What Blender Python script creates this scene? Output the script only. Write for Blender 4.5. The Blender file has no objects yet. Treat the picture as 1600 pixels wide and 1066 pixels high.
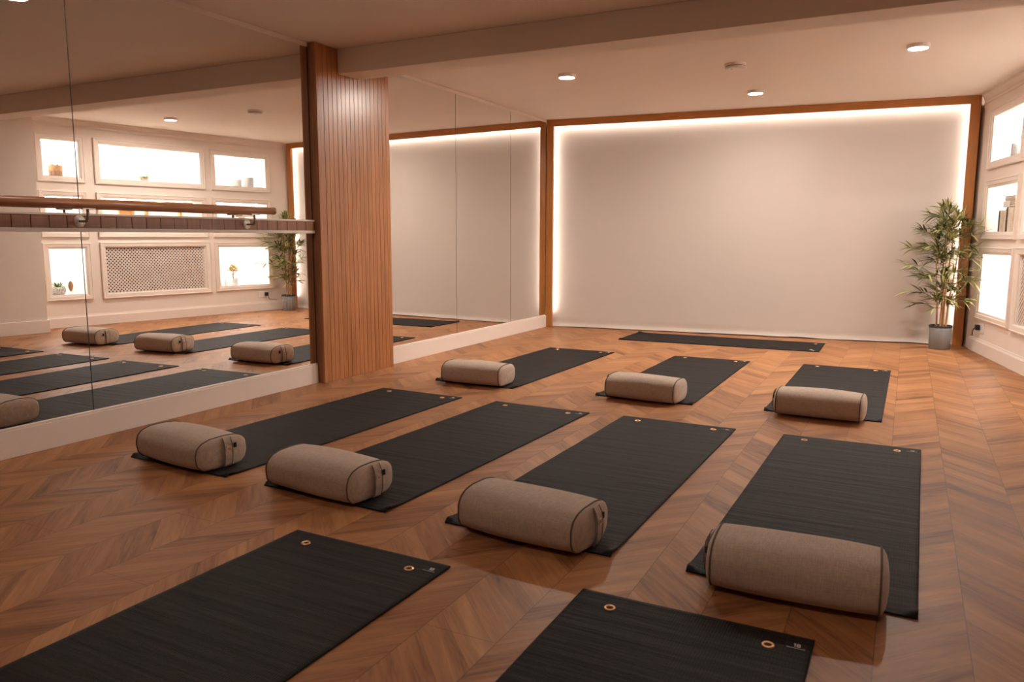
import bpy, bmesh, math, random
from mathutils import Vector, Matrix
S = bpy.context.scene
COL = S.collection
random.seed(11)
PI = math.pi

# ------------------------------------------------------------------ materials
def new_mat(name):
    m = bpy.data.materials.new(name); m.use_nodes = True
    nt = m.node_tree; nt.nodes.clear()
    out = nt.nodes.new('ShaderNodeOutputMaterial')
    b = nt.nodes.new('ShaderNodeBsdfPrincipled')
    nt.links.new(b.outputs[0], out.inputs[0])
    return m, nt, b, out

def N(nt, typ, **kw):
    n = nt.nodes.new(typ)
    for k, v in kw.items(): setattr(n, k, v)
    return n

def L(nt, a, b): nt.links.new(a, b)

def math_node(nt, op, a=None, b=None, c=None):
    n = nt.nodes.new('ShaderNodeMath'); n.operation = op
    for i, v in enumerate((a, b, c)):
        if v is None: continue
        if isinstance(v, (int, float)): n.inputs[i].default_value = v
        else: nt.links.new(v, n.inputs[i])
    return n.outputs[0]

def plain(name, col, rough=0.6, metal=0.0, noise=0.04, scale=6.0, bump=0.0, bscale=200.0, spec=0.4, sheen=0.0):
    m, nt, b, out = new_mat(name)
    tc = N(nt, 'ShaderNodeTexCoord')
    nz = N(nt, 'ShaderNodeTexNoise'); nz.inputs['Scale'].default_value = scale; nz.inputs['Detail'].default_value = 4
    L(nt, tc.outputs['Object'], nz.inputs['Vector'])
    ramp = N(nt, 'ShaderNodeValToRGB')
    ramp.color_ramp.elements[0].position = 0.3; ramp.color_ramp.elements[1].position = 0.7
    ramp.color_ramp.elements[0].color = (*[c*(1-noise) for c in col], 1)
    ramp.color_ramp.elements[1].color = (*[min(1, c*(1+noise)) for c in col], 1)
    L(nt, nz.outputs['Fac'], ramp.inputs['Fac']); L(nt, ramp.outputs['Color'], b.inputs['Base Color'])
    b.inputs['Roughness'].default_value = rough; b.inputs['Metallic'].default_value = metal
    b.inputs['Specular IOR Level'].default_value = spec
    if sheen:
        b.inputs['Sheen Weight'].default_value = sheen; b.inputs['Sheen Roughness'].default_value = 0.5
    if bump:
        n2 = N(nt, 'ShaderNodeTexNoise'); n2.inputs['Scale'].default_value = bscale; n2.inputs['Detail'].default_value = 3
        L(nt, tc.outputs['Object'], n2.inputs['Vector'])
        bp = N(nt, 'ShaderNodeBump'); bp.inputs['Strength'].default_value = bump; bp.inputs['Distance'].default_value = 0.002
        L(nt, n2.outputs['Fac'], bp.inputs['Height']); L(nt, bp.outputs['Normal'], b.inputs['Normal'])
    return m

def wood(name, c1, c2, axis='Z', rough=0.4, scale=1.0, coat=0.0, bump=0.15):
    m, nt, b, out = new_mat(name)
    tc = N(nt, 'ShaderNodeTexCoord'); mp = N(nt, 'ShaderNodeMapping')
    s = {'X': (1.2, 26, 26), 'Y': (26, 1.2, 26), 'Z': (26, 26, 1.2)}[axis]
    mp.inputs['Scale'].default_value = tuple(v*scale for v in s)
    L(nt, tc.outputs['Object'], mp.inputs['Vector'])
    nz = N(nt, 'ShaderNodeTexNoise'); nz.inputs['Scale'].default_value = 1.0; nz.inputs['Detail'].default_value = 6
    nz.inputs['Roughness'].default_value = 0.6; nz.inputs['Distortion'].default_value = 0.8
    L(nt, mp.outputs[0], nz.inputs['Vector'])
    n2 = N(nt, 'ShaderNodeTexNoise'); n2.inputs['Scale'].default_value = 5.0; n2.inputs['Detail'].default_value = 4
    L(nt, mp.outputs[0], n2.inputs['Vector'])
    f = math_node(nt, 'ADD', math_node(nt, 'MULTIPLY', nz.outputs['Fac'], 0.7), math_node(nt, 'MULTIPLY', n2.outputs['Fac'], 0.3))
    ramp = N(nt, 'ShaderNodeValToRGB')
    ramp.color_ramp.elements[0].position = 0.36; ramp.color_ramp.elements[1].position = 0.62
    ramp.color_ramp.elements[0].color = (*c1, 1); ramp.color_ramp.elements[1].color = (*c2, 1)
    L(nt, f, ramp.inputs['Fac']); L(nt, ramp.outputs['Color'], b.inputs['Base Color'])
    b.inputs['Roughness'].default_value = rough; b.inputs['Coat Weight'].default_value = coat; b.inputs['Coat Roughness'].default_value = 0.25
    bp = N(nt, 'ShaderNodeBump'); bp.inputs['Strength'].default_value = bump; bp.inputs['Distance'].default_value = 0.001
    L(nt, f, bp.inputs['Height']); L(nt, bp.outputs['Normal'], b.inputs['Normal'])
    return m

def emit(name, col, strength):
    m = bpy.data.materials.new(name); m.use_nodes = True
    nt = m.node_tree; nt.nodes.clear()
    out = nt.nodes.new('ShaderNodeOutputMaterial'); e = nt.nodes.new('ShaderNodeEmission')
    e.inputs[0].default_value = (*col, 1); e.inputs[1].default_value = strength
    nt.links.new(e.outputs[0], out.inputs[0])
    return m

def floor_mat():
    m, nt, b, out = new_mat('chevron_oak_floor')
    tc = N(nt, 'ShaderNodeTexCoord'); sx = N(nt, 'ShaderNodeSeparateXYZ')
    L(nt, tc.outputs['Object'], sx.inputs[0])
    X, Y = sx.outputs[0], sx.outputs[1]
    CW, BW, TAN = 0.208, 0.118, 1.02
    u = math_node(nt, 'DIVIDE', math_node(nt, 'SUBTRACT', X, 2.505 - 0.208*20), CW)
    col = math_node(nt, 'FLOOR', u); fr = math_node(nt, 'FRACT', u)
    par = math_node(nt, 'MODULO', col, 2.0)
    tri = math_node(nt, 'ABSOLUTE', math_node(nt, 'SUBTRACT', fr, par))     # 0..1 zigzag, mirrored on odd columns
    yy = math_node(nt, 'ADD', Y, math_node(nt, 'MULTIPLY', tri, CW*TAN))
    v = math_node(nt, 'DIVIDE', yy, BW)
    row = math_node(nt, 'FLOOR', v); fv = math_node(nt, 'FRACT', v)
    # random tone per board
    cmb = N(nt, 'ShaderNodeCombineXYZ'); L(nt, col, cmb.inputs[0]); L(nt, row, cmb.inputs[1])
    wn = N(nt, 'ShaderNodeTexWhiteNoise'); wn.noise_dimensions = '2D'; L(nt, cmb.outputs[0], wn.inputs['Vector'])
    # coordinates along and across each board
    sgn = math_node(nt, 'SUBTRACT', 1.0, math_node(nt, 'MULTIPLY', par, 2.0))
    along = math_node(nt, 'MULTIPLY', fr, CW*1.43)
    along = math_node(nt, 'MULTIPLY', along, sgn)
    cc = N(nt, 'ShaderNodeCombineXYZ')
    L(nt, math_node(nt, 'ADD', math_node(nt, 'MULTIPLY', along, 5.0), math_node(nt, 'MULTIPLY', wn.outputs['Value'], 37.0)), cc.inputs[0])
    L(nt, math_node(nt, 'MULTIPLY', yy, 34.0), cc.inputs[1])
    L(nt, math_node(nt, 'MULTIPLY', col, 3.7), cc.inputs[2])
    g = N(nt, 'ShaderNodeTexNoise'); g.inputs['Scale'].default_value = 1.0; g.inputs['Detail'].default_value = 6; g.inputs['Roughness'].default_value = 0.62; g.inputs['Distortion'].default_value = 1.2
    L(nt, cc.outputs[0], g.inputs['Vector'])
    g2 = N(nt, 'ShaderNodeTexNoise'); g2.inputs['Scale'].default_value = 0.33; g2.inputs['Detail'].default_value = 3; g2.inputs['Distortion'].default_value = 0.6
    L(nt, cc.outputs[0], g2.inputs['Vector'])
    f = math_node(nt, 'ADD', math_node(nt, 'MULTIPLY', g.outputs['Fac'], 0.45), math_node(nt, 'MULTIPLY', g2.outputs['Fac'], 0.42))
    f = math_node(nt, 'ADD', f, math_node(nt, 'MULTIPLY', wn.outputs['Value'], 0.17))
    ramp = N(nt, 'ShaderNodeValToRGB')
    e = ramp.color_ramp.elements
    e[0].position = 0.34; e[0].color = (0.140, 0.055, 0.023, 1)
    e[1].position = 0.76; e[1].color = (0.52, 0.265, 0.115, 1)
    k = ramp.color_ramp.elements.new(0.47); k.color = (0.305, 0.130, 0.050, 1)
    k = ramp.color_ramp.elements.new(0.62); k.color = (0.415, 0.196, 0.080, 1)
    L(nt, f, ramp.inputs['Fac'])
    # thin joints between plank columns, faint joints between boards, butt ends every 1.2 m
    ed = math_node(nt, 'MINIMUM', fr, math_node(nt, 'SUBTRACT', 1.0, fr))
    j1 = math_node(nt, 'LESS_THAN', ed, 0.0055)
    yend = math_node(nt, 'FRACT', math_node(nt, 'DIVIDE', math_node(nt, 'ADD', math_node(nt, 'ADD', Y, 0.35), math_node(nt, 'MULTIPLY', math_node(nt, 'FRACT', math_node(nt, 'MULTIPLY', col, 0.37)), 1.2)), 1.2))
    j2 = math_node(nt, 'LESS_THAN', yend, 0.0018)
    ev = math_node(nt, 'MINIMUM', fv, math_node(nt, 'SUBTRACT', 1.0, fv))
    j3 = math_node(nt, 'MULTIPLY', math_node(nt, 'LESS_THAN', ev, 0.010), 0.30)
    j = math_node(nt, 'MAXIMUM', math_node(nt, 'MAXIMUM', math_node(nt, 'MULTIPLY', j1, 0.62), math_node(nt, 'MULTIPLY', j2, 0.55)), j3)
    mix = N(nt, 'ShaderNodeMix', data_type='RGBA')
    L(nt, j, mix.inputs['Factor']); L(nt, ramp.outputs['Color'], mix.inputs['A']); mix.inputs['B'].default_value = (0.05, 0.022, 0.012, 1)
    L(nt, mix.outputs['Result'], b.inputs['Base Color'])
    r = math_node(nt, 'ADD', 0.37, math_node(nt, 'MULTIPLY', g.outputs['Fac'], 0.16))
    L(nt, r, b.inputs['Roughness']); b.inputs['Specular IOR Level'].default_value = 0.27
    bp = N(nt, 'ShaderNodeBump'); bp.inputs['Strength'].default_value = 0.12; bp.inputs['Distance'].default_value = 0.001
    L(nt, math_node(nt, 'SUBTRACT', g.outputs['Fac'], math_node(nt, 'MULTIPLY', j, 0.7)), bp.inputs['Height']); L(nt, bp.outputs['Normal'], b.inputs['Normal'])
    return m

def mat_rubber():
    m, nt, b, out = new_mat('black_mat_rubber')
    tc = N(nt, 'ShaderNodeTexCoord')
    mp = N(nt, 'ShaderNodeMapping'); mp.inputs['Scale'].default_value = (0.9, 11, 1); L(nt, tc.outputs['Object'], mp.inputs['Vector'])
    nz = N(nt, 'ShaderNodeTexNoise'); nz.inputs['Scale'].default_value = 2.0; nz.inputs['Detail'].default_value = 3; L(nt, mp.outputs[0], nz.inputs['Vector'])
    n2 = N(nt, 'ShaderNodeTexNoise'); n2.inputs['Scale'].default_value = 260; n2.inputs['Detail'].default_value = 2; L(nt, tc.outputs['Object'], n2.inputs['Vector'])
    wv = N(nt, 'ShaderNodeTexWave'); wv.bands_direction = 'X'; wv.inputs['Scale'].default_value = 42; wv.inputs['Distortion'].default_value = 0.0; L(nt, tc.outputs['Object'], wv.inputs['Vector'])
    ramp = N(nt, 'ShaderNodeValToRGB')
    ramp.color_ramp.elements[0].position = 0.3; ramp.color_ramp.elements[1].position = 0.72
    ramp.color_ramp.elements[0].color = (0.0060, 0.0058, 0.0056, 1); ramp.color_ramp.elements[1].color = (0.0165, 0.0150, 0.0142, 1)
    L(nt, math_node(nt, 'ADD', math_node(nt, 'MULTIPLY', nz.outputs['Fac'], 0.5), math_node(nt, 'MULTIPLY', n2.outputs['Fac'], 0.5)), ramp.inputs['Fac'])
    L(nt, ramp.outputs['Color'], b.inputs['Base Color'])
    b.inputs['Roughness'].default_value = 0.68; b.inputs['Specular IOR Level'].default_value = 0.20
    h = math_node(nt, 'ADD', math_node(nt, 'MULTIPLY', nz.outputs['Fac'], 3.0), math_node(nt, 'ADD', math_node(nt, 'MULTIPLY', n2.outputs['Fac'], 0.35), math_node(nt, 'MULTIPLY', wv.outputs['Fac'], 0.25)))
    bp = N(nt, 'ShaderNodeBump'); bp.inputs['Strength'].default_value = 0.8; bp.inputs['Distance'].default_value = 0.0035
    L(nt, h, bp.inputs['Height']); L(nt, bp.outputs['Normal'], b.inputs['Normal'])
    return m

def linen(name, c, k=0.12, sc=330.0):
    m, nt, b, out = new_mat(name)
    tc = N(nt, 'ShaderNodeTexCoord')
    mp = N(nt, 'ShaderNodeMapping'); mp.inputs['Scale'].default_value = (sc, sc*0.12, sc*0.12); L(nt, tc.outputs['Object'], mp.inputs['Vector'])
    a = N(nt, 'ShaderNodeTexNoise'); a.inputs['Scale'].default_value = 1; a.inputs['Detail'].default_value = 2; L(nt, mp.outputs[0], a.inputs['Vector'])
    mp2 = N(nt, 'ShaderNodeMapping'); mp2.inputs['Scale'].default_value = (sc*0.12, sc, sc); L(nt, tc.outputs['Object'], mp2.inputs['Vector'])
    d = N(nt, 'ShaderNodeTexNoise'); d.inputs['Scale'].default_value = 1; d.inputs['Detail'].default_value = 2; L(nt, mp2.outputs[0], d.inputs['Vector'])
    f = math_node(nt, 'MULTIPLY', math_node(nt, 'ADD', a.outputs['Fac'], d.outputs['Fac']), 0.5)
    ramp = N(nt, 'ShaderNodeValToRGB'); ramp.color_ramp.elements[0].position = 0.35; ramp.color_ramp.elements[1].position = 0.65
    ramp.color_ramp.elements[0].color = (*[x*(1-k*1.6) for x in c], 1); ramp.color_ramp.elements[1].color = (*[x*(1+k) for x in c], 1)
    L(nt, f, ramp.inputs['Fac']); L(nt, ramp.outputs['Color'], b.inputs['Base Color'])
    b.inputs['Roughness'].default_value = 0.9; b.inputs['Specular IOR Level'].default_value = 0.15
    b.inputs['Sheen Weight'].default_value = 0.25; b.inputs['Sheen Roughness'].default_value = 0.5
    n3 = N(nt, 'ShaderNodeTexNoise'); n3.inputs['Scale'].default_value = 14; n3.inputs['Detail'].default_value = 3; L(nt, tc.outputs['Object'], n3.inputs['Vector'])
    bp = N(nt, 'ShaderNodeBump'); bp.inputs['Strength'].default_value = 0.35; bp.inputs['Distance'].default_value = 0.003
    L(nt, math_node(nt, 'ADD', math_node(nt, 'MULTIPLY', f, 0.4), n3.outputs['Fac']), bp.inputs['Height']); L(nt, bp.outputs['Normal'], b.inputs['Normal'])
    return m

def backdrop_mat():
    m, nt, b, out = new_mat('white_backdrop_cloth')
    tc = N(nt, 'ShaderNodeTexCoord')
    mp = N(nt, 'ShaderNodeMapping'); mp.inputs['Scale'].default_value = (0.6, 1, 5); L(nt, tc.outputs['Object'], mp.inputs['Vector'])
    a = N(nt, 'ShaderNodeTexNoise'); a.inputs['Scale'].default_value = 2.2; a.inputs['Detail'].default_value = 5; L(nt, mp.outputs[0], a.inputs['Vector'])
    b.inputs['Base Color'].default_value = (0.565, 0.50, 0.447, 1); b.inputs['Roughness'].default_value = 0.95; b.inputs['Specular IOR Level'].default_value = 0.1
    bp = N(nt, 'ShaderNodeBump'); bp.inputs['Strength'].default_value = 0.25; bp.inputs['Distance'].default_value = 0.006
    sx = N(nt, 'ShaderNodeSeparateXYZ'); L(nt, tc.outputs['Object'], sx.inputs[0])
    h = a.outputs['Fac']
    for ax, pos in ((2, 1.52), (2, 0.78), (0, 1.02), (0, 2.03), (0, 3.05)):          # fold lines from storage
        d = math_node(nt, 'ABSOLUTE', math_node(nt, 'SUBTRACT', sx.outputs[ax], pos))
        h = math_node(nt, 'ADD', h, math_node(nt, 'MULTIPLY', math_node(nt, 'MAXIMUM', math_node(nt, 'SUBTRACT', 1.0, math_node(nt, 'DIVIDE', d, 0.014)), 0.0), 0.16))
    L(nt, h, bp.inputs['Height']); L(nt, bp.outputs['Normal'], b.inputs['Normal'])
    return m

def pot_pattern_mat():
    m, nt, b, out = new_mat('patterned_planter_glaze')
    tc = N(nt, 'ShaderNodeTexCoord'); sx = N(nt, 'ShaderNodeSeparateXYZ'); L(nt, tc.outputs['Object'], sx.inputs[0])
    th = math_node(nt, 'ARCTAN2', sx.outputs[1], sx.outputs[0])
    u = math_node(nt, 'MULTIPLY', th, 14/(2*PI)); v = math_node(nt, 'MULTIPLY', sx.outputs[2], 1/0.0405)
    def cell(off):
        a = math_node(nt, 'SUBTRACT', math_node(nt, 'MULTIPLY', math_node(nt, 'FRACT', math_node(nt, 'ADD', u, off)), 2), 1)
        c = math_node(nt, 'SUBTRACT', math_node(nt, 'MULTIPLY', math_node(nt, 'FRACT', math_node(nt, 'ADD', v, off)), 2), 1)
        r = math_node(nt, 'SQRT', math_node(nt, 'ADD', math_node(nt, 'MULTIPLY', a, a), math_node(nt, 'MULTIPLY', c, c)))
        t = math_node(nt, 'ARCTAN2', c, a)
        return a, c, r, t
    a, c, r, t = cell(0.0)
    pet = math_node(nt, 'LESS_THAN', r, math_node(nt, 'ADD', 0.42, math_node(nt, 'MULTIPLY', math_node(nt, 'COSINE', math_node(nt, 'MULTIPLY', t, 4)), 0.24)))
    core = math_node(nt, 'GREATER_THAN', r, 0.12)
    ring = math_node(nt, 'LESS_THAN', math_node(nt, 'ABSOLUTE', math_node(nt, 'SUBTRACT', r, 0.92)), 0.10)
    a2, c2, r2, t2 = cell(0.5)
    dia = math_node(nt, 'LESS_THAN', math_node(nt, 'ADD', math_node(nt, 'ABSOLUTE', a2), math_node(nt, 'ABSOLUTE', c2)), 0.34)
    w = math_node(nt, 'MAXIMUM', math_node(nt, 'MAXIMUM', math_node(nt, 'MULTIPLY', pet, core), ring), dia)
    mix = N(nt, 'ShaderNodeMix', data_type='RGBA'); L(nt, w, mix.inputs['Factor'])
    mix.inputs['A'].default_value = (0.045, 0.05, 0.055, 1); mix.inputs['B'].default_value = (0.36, 0.335, 0.31, 1)
    L(nt, mix.outputs['Result'], b.inputs['Base Color']); b.inputs['Roughness'].default_value = 0.5
    return m

def leaf_mat(name, c1, c2):
    m, nt, b, out = new_mat(name)
    oi = N(nt, 'ShaderNodeNewGeometry'); wn = N(nt, 'ShaderNodeTexNoise'); wn.inputs['Scale'].default_value = 22; wn.inputs['Detail'].default_value = 2
    tc = N(nt, 'ShaderNodeTexCoord'); L(nt, tc.outputs['Object'], wn.inputs['Vector'])
    ramp = N(nt, 'ShaderNodeValToRGB'); ramp.color_ramp.elements[0].position = 0.25; ramp.color_ramp.elements[1].position = 0.8
    ramp.color_ramp.elements[0].color = (*c1, 1); ramp.color_ramp.elements[1].color = (*c2, 1)
    f = math_node(nt, 'ADD', math_node(nt, 'MULTIPLY', oi.outputs['Random Per Island'], 0.7), math_node(nt, 'MULTIPLY', wn.outputs['Fac'], 0.3))
    L(nt, f, ramp.inputs['Fac']); L(nt, ramp.outputs['Color'], b.inputs['Base Color'])
    b.inputs['Roughness'].default_value = 0.45
    return m

def mirror_mat():
    m, nt, b, out = new_mat('mirror_silvering')
    tc = N(nt, 'ShaderNodeTexCoord'); nz = N(nt, 'ShaderNodeTexNoise'); nz.inputs['Scale'].default_value = 0.6
    L(nt, tc.outputs['Object'], nz.inputs['Vector'])
    ramp = N(nt, 'ShaderNodeValToRGB'); ramp.color_ramp.elements[0].color = (0.87, 0.86, 0.84, 1); ramp.color_ramp.elements[1].color = (0.90, 0.89, 0.87, 1)
    L(nt, nz.outputs['Fac'], ramp.inputs['Fac']); L(nt, ramp.outputs['Color'], b.inputs['Base Color'])
    b.inputs['Metallic'].default_value = 1.0; b.inputs['Roughness'].default_value = 0.0
    return m

M = dict(
    floor=floor_mat(), mat=mat_rubber(), bolster=linen('taupe_linen', (0.50, 0.395, 0.315)), strap=linen('taupe_linen_strap', (0.45, 0.35, 0.275)),
    piping=plain('dark_taupe_piping', (0.13, 0.098, 0.078), 0.85), backdrop=backdrop_mat(), mirror=mirror_mat(),
    wall=plain('warm_white_wall_paint', (0.80, 0.71, 0.635), 0.75, noise=0.012, bump=0.04, bscale=90),
    trim=plain('warm_white_trim_paint', (0.81, 0.72, 0.65), 0.5, noise=0.01),
    ceil=plain('ceiling_emulsion', (0.85, 0.765, 0.69), 0.8, noise=0.012, scale=2, bump=0.05, bscale=60),
    niche=plain('white_niche_paint', (0.86, 0.83, 0.80), 0.7, noise=0.01),
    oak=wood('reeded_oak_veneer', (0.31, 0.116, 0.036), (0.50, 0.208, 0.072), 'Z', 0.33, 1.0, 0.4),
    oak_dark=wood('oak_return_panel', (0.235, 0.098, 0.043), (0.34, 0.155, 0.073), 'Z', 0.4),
    frame=wood('amber_frame_wood', (0.36, 0.135, 0.028), (0.47, 0.19, 0.045), 'Z', 0.38, 0.8),
    frame_h=wood('amber_frame_wood_header', (0.36, 0.135, 0.028), (0.47, 0.19, 0.045), 'X', 0.38, 0.8),
    rail=wood('barre_rail_wood', (0.25, 0.098, 0.036), (0.42, 0.18, 0.072), 'Y', 0.34, 1.0, 0.2),
    board=wood('barre_board_wood', (0.20, 0.076, 0.030), (0.32, 0.13, 0.054), 'Z', 0.42, 1.0),
    steel=plain('brushed_steel', (0.62, 0.58, 0.54), 0.28, 1.0, 0.05, 40), darksteel=plain('dark_bracket_metal', (0.30, 0.26, 0.23), 0.35, 0.9), nickel=plain('satin_nickel', (0.74, 0.69, 0.64), 0.42, 0.45),
    copper=plain('copper_grommet', (0.92, 0.56, 0.32), 0.25, 1.0), black=plain('black_plastic', (0.012, 0.012, 0.013), 0.4),
    tag=plain('black_woven_label', (0.012, 0.012, 0.014), 0.8), white_ink=plain('white_print', (0.75, 0.73, 0.71), 0.7), tan_thread=plain('tan_thread', (0.74, 0.58, 0.44), 0.8),
    plastic=plain('white_plastic', (0.78, 0.74, 0.70), 0.4, noise=0.01), grey_plastic=plain('grey_plastic', (0.45, 0.43, 0.42), 0.45),
    groove_shade=plain('groove_shadow_wood', (0.055, 0.022, 0.010), 0.8), darkvoid=plain('painted_void_shade', (0.016, 0.013, 0.011), 0.9),  # shade of the grooves and of the grille void put into dark colours
    pot=pot_pattern_mat(), potrim=plain('charcoal_planter_rim', (0.03, 0.034, 0.038), 0.5), soil=plain('dark_soil', (0.03, 0.02, 0.014), 1.0, bump=0.8, bscale=80),
    cane=wood('bamboo_cane', (0.34, 0.165, 0.062), (0.56, 0.32, 0.15), 'Z', 0.45, 1.5), leaf=leaf_mat('bamboo_leaf', (0.034, 0.050, 0.014), (0.54, 0.52, 0.19)), twig=plain('twig', (0.22, 0.17, 0.07), 0.7),
    succ=leaf_mat('succulent_leaf', (0.05, 0.10, 0.05), (0.20, 0.30, 0.12)), yellow=leaf_mat('yellow_foliage', (0.50, 0.36, 0.06), (0.62, 0.52, 0.18)),
    ceramic=plain('white_ceramic', (0.76, 0.74, 0.71), 0.35, noise=0.02), speckle=plain('speckled_stone_bowl', (0.42, 0.39, 0.36), 0.7, noise=0.55, scale=70),
    basket=plain('tan_woven_basket', (0.62, 0.36, 0.19), 0.8, noise=0.2, scale=60, bump=0.5, bscale=150), basket2=wood('striped_basket_base', (0.22, 0.12, 0.065), (0.52, 0.34, 0.21), 'Z', 0.8, 2.0),
    woodlight=wood('honey_wood', (0.52, 0.24, 0.075), (0.66, 0.35, 0.13), 'X', 0.5), disc=wood('brown_wood_ornament', (0.20, 0.095, 0.045), (0.34, 0.17, 0.085), 'Z', 0.5),
    blanket=linen('beige_cotton_blanket', (0.66, 0.55, 0.45), 0.1, 160), paper=plain('white_paper_band', (0.85, 0.83, 0.80), 0.7), gold=plain('pale_gold_ceramic', (0.62, 0.47, 0.20), 0.35, 0.3),
    led=emit('led_strip_glow', (1.0, 0.94, 0.87), 14.0), nled=emit('niche_led_glow', (1.0, 0.94, 0.90), 74.0), lamp=emit('downlight_glow', (1.0, 0.90, 0.80), 430.0), lampmid=emit('softer_downlight_glow', (1.0, 0.90, 0.80), 270.0), lampdim=emit('dimmed_downlight_glow', (1.0, 0.84, 0.71), 80.0), puck=emit('puck_light_glow', (1.0, 0.9, 0.8), 30.0),
)

# ------------------------------------------------------------------ helpers
def mark(o, label=None, cat=None, group=None, kind=None):
    if label: o['label'] = label
    if cat: o['category'] = cat
    if group: o['group'] = group
    if kind: o['kind'] = kind
    return o

def obj(name, bm, mat, parent=None, smooth=False, mats=None):
    me = bpy.data.meshes.new(name)
    bmesh.ops.recalc_face_normals(bm, faces=bm.faces[:])
    bm.to_mesh(me); bm.free()
    for mm in (mats or [mat]): me.materials.append(mm)
    if smooth:
        for p in me.polygons: p.use_smooth = True
    o = bpy.data.objects.new(name, me); COL.objects.link(o)
    if parent: o.parent = parent
    return o

def recentre(o):
    me = o.data
    xs = [v.co for v in me.vertices]
    c = Vector(((min(v.x for v in xs)+max(v.x for v in xs))/2, (min(v.y for v in xs)+max(v.y for v in xs))/2, min(v.z for v in xs)))
    me.transform(Matrix.Translation(-c)); o.location = o.matrix_basis @ c
    return o

def thing(name, loc, rz=0.0, **kw):
    o = bpy.data.objects.new(name, None); COL.objects.link(o)
    o.location = loc; o.rotation_euler = (0, 0, rz); o.empty_display_size = 0.1
    return mark(o, **kw)

def structure(name, bm, mat, smooth=False):
    o = obj(name, bm, mat, None, smooth); o['kind'] = 'structure'
    return o

def box(bm, a, b, bev=0.0, seg=2, mi=0):
    x0, y0, z0 = a; x1, y1, z1 = b
    vs = [bm.verts.new(p) for p in ((x0, y0, z0), (x1, y0, z0), (x1, y1, z0), (x0, y1, z0), (x0, y0, z1), (x1, y0, z1), (x1, y1, z1), (x0, y1, z1))]
    fs = [bm.faces.new([vs[i] for i in f]) for f in ((0, 3, 2, 1), (4, 5, 6, 7), (0, 1, 5, 4), (1, 2, 6, 5), (2, 3, 7, 6), (3, 0, 4, 7))]
    for f in fs: f.material_index = mi
    if bev > 0:
        es = list({e for f in fs for e in f.edges})
        bmesh.ops.bevel(bm, geom=es, offset=bev, segments=seg, affect='EDGES', profile=0.5)
    return fs

def lathe(bm, prof, cx=0, cy=0, n=28, cap0=True, cap1=True, mi=0, ax='Z', oz=0):
    rings = []
    for r, z in prof:
        ring = []
        for i in range(n):
            a = 2*PI*i/n
            p = (cx+r*math.cos(a), cy+r*math.sin(a), oz+z) if ax == 'Z' else (oz+z, cx+r*math.cos(a), cy+r*math.sin(a))
            ring.append(bm.verts.new(p))
        rings.append(ring)
    for a, b in zip(rings, rings[1:]):
        for i in range(n):
            f = bm.faces.new((a[i], a[(i+1) % n], b[(i+1) % n], b[i])); f.material_index = mi
    if cap0: bm.faces.new(rings[0][::-1]).material_index = mi
    if cap1: bm.faces.new(rings[-1]).material_index = mi

def tube(bm, pts, r, n=8, closed=False, caps=True):
    pts = [Vector(p) for p in pts]; m = len(pts); rings = []
    rr = r if isinstance(r, (list, tuple)) else [r]*m
    up = None
    for i, p in enumerate(pts):
        if closed: d = pts[(i+1) % m]-pts[i-1]
        else: d = pts[min(i+1, m-1)]-pts[max(i-1, 0)]
        d.normalize()
        if up is None:
            up = Vector((0, 0, 1)) if abs(d.z) < 0.9 else Vector((1, 0, 0))
        a = up-d*up.dot(d)
        if a.length < 1e-5: a = d.orthogonal()
        a.normalize(); up = a; c = d.cross(a)
        rings.append([bm.verts.new(p+(a*math.cos(2*PI*k/n)+c*math.sin(2*PI*k/n))*rr[i]) for k in range(n)])
    pr = list(zip(rings, rings[1:]))+([(rings[-1], rings[0])] if closed else [])
    for a, b in pr:
        for k in range(n): bm.faces.new((a[k], a[(k+1) % n], b[(k+1) % n], b[k]))
    if caps and not closed:
        bm.faces.new(rings[0][::-1]); bm.faces.new(rings[-1])

def leaf(bm, p, d, ln, w, droop=0.25, up=None):
    p = Vector(p); d = Vector(d).normalized()
    s = d.cross(Vector((0, 0, 1)) if up is None else up)
    if s.length < 1e-4: s = Vector((1, 0, 0))
    s.normalize(); s = (s+Vector((random.uniform(-.4, .4), random.uniform(-.4, .4), random.uniform(-.5, .5)))*0.7).normalized()
    rows = []
    for t, k in ((0, 0.12), (0.22, 0.85), (0.5, 1.0), (0.78, 0.55), (1.0, 0.03)):
        c = p+d*ln*t+Vector((0, 0, -1))*droop*ln*t*t
        up2 = s.cross(d)*0.12*w
        rows.append((bm.verts.new(c-s*w*k/2+up2*k), bm.verts.new(c), bm.verts.new(c+s*w*k/2+up2*k)))
    for a, b in zip(rows, rows[1:]):
        bm.faces.new((a[0], a[1], b[1], b[0])); bm.faces.new((a[1], a[2], b[2], b[1]))

# ------------------------------------------------------------------ measurements (metres)
CEIL = 2.24
def wx(y): return 4.11+0.19*(7.96-y)          # right wall runs at a slant
NW = math.hypot(1, 0.19)
RW_ANG = math.atan2(-1, 0.19)
RW_Y0 = 8.30
RW_O = Vector((wx(RW_Y0), RW_Y0, 0))
def rs(y): return (RW_Y0-y)*NW                # distance along the right wall (towards the camera) from its far end
RW_M = Matrix.Translation(RW_O) @ Matrix.Rotation(RW_ANG, 4, 'Z')
def rw_thing(name, y, z, depth=0.0, **kw):
    p = RW_M @ Vector((rs(y), depth, z))
    return thing(name, p, RW_ANG, **kw)
BK_ANG = math.atan(0.09)
def by(x): return 7.76+0.09*x                 # front face of the timber frame round the backdrop

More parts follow.
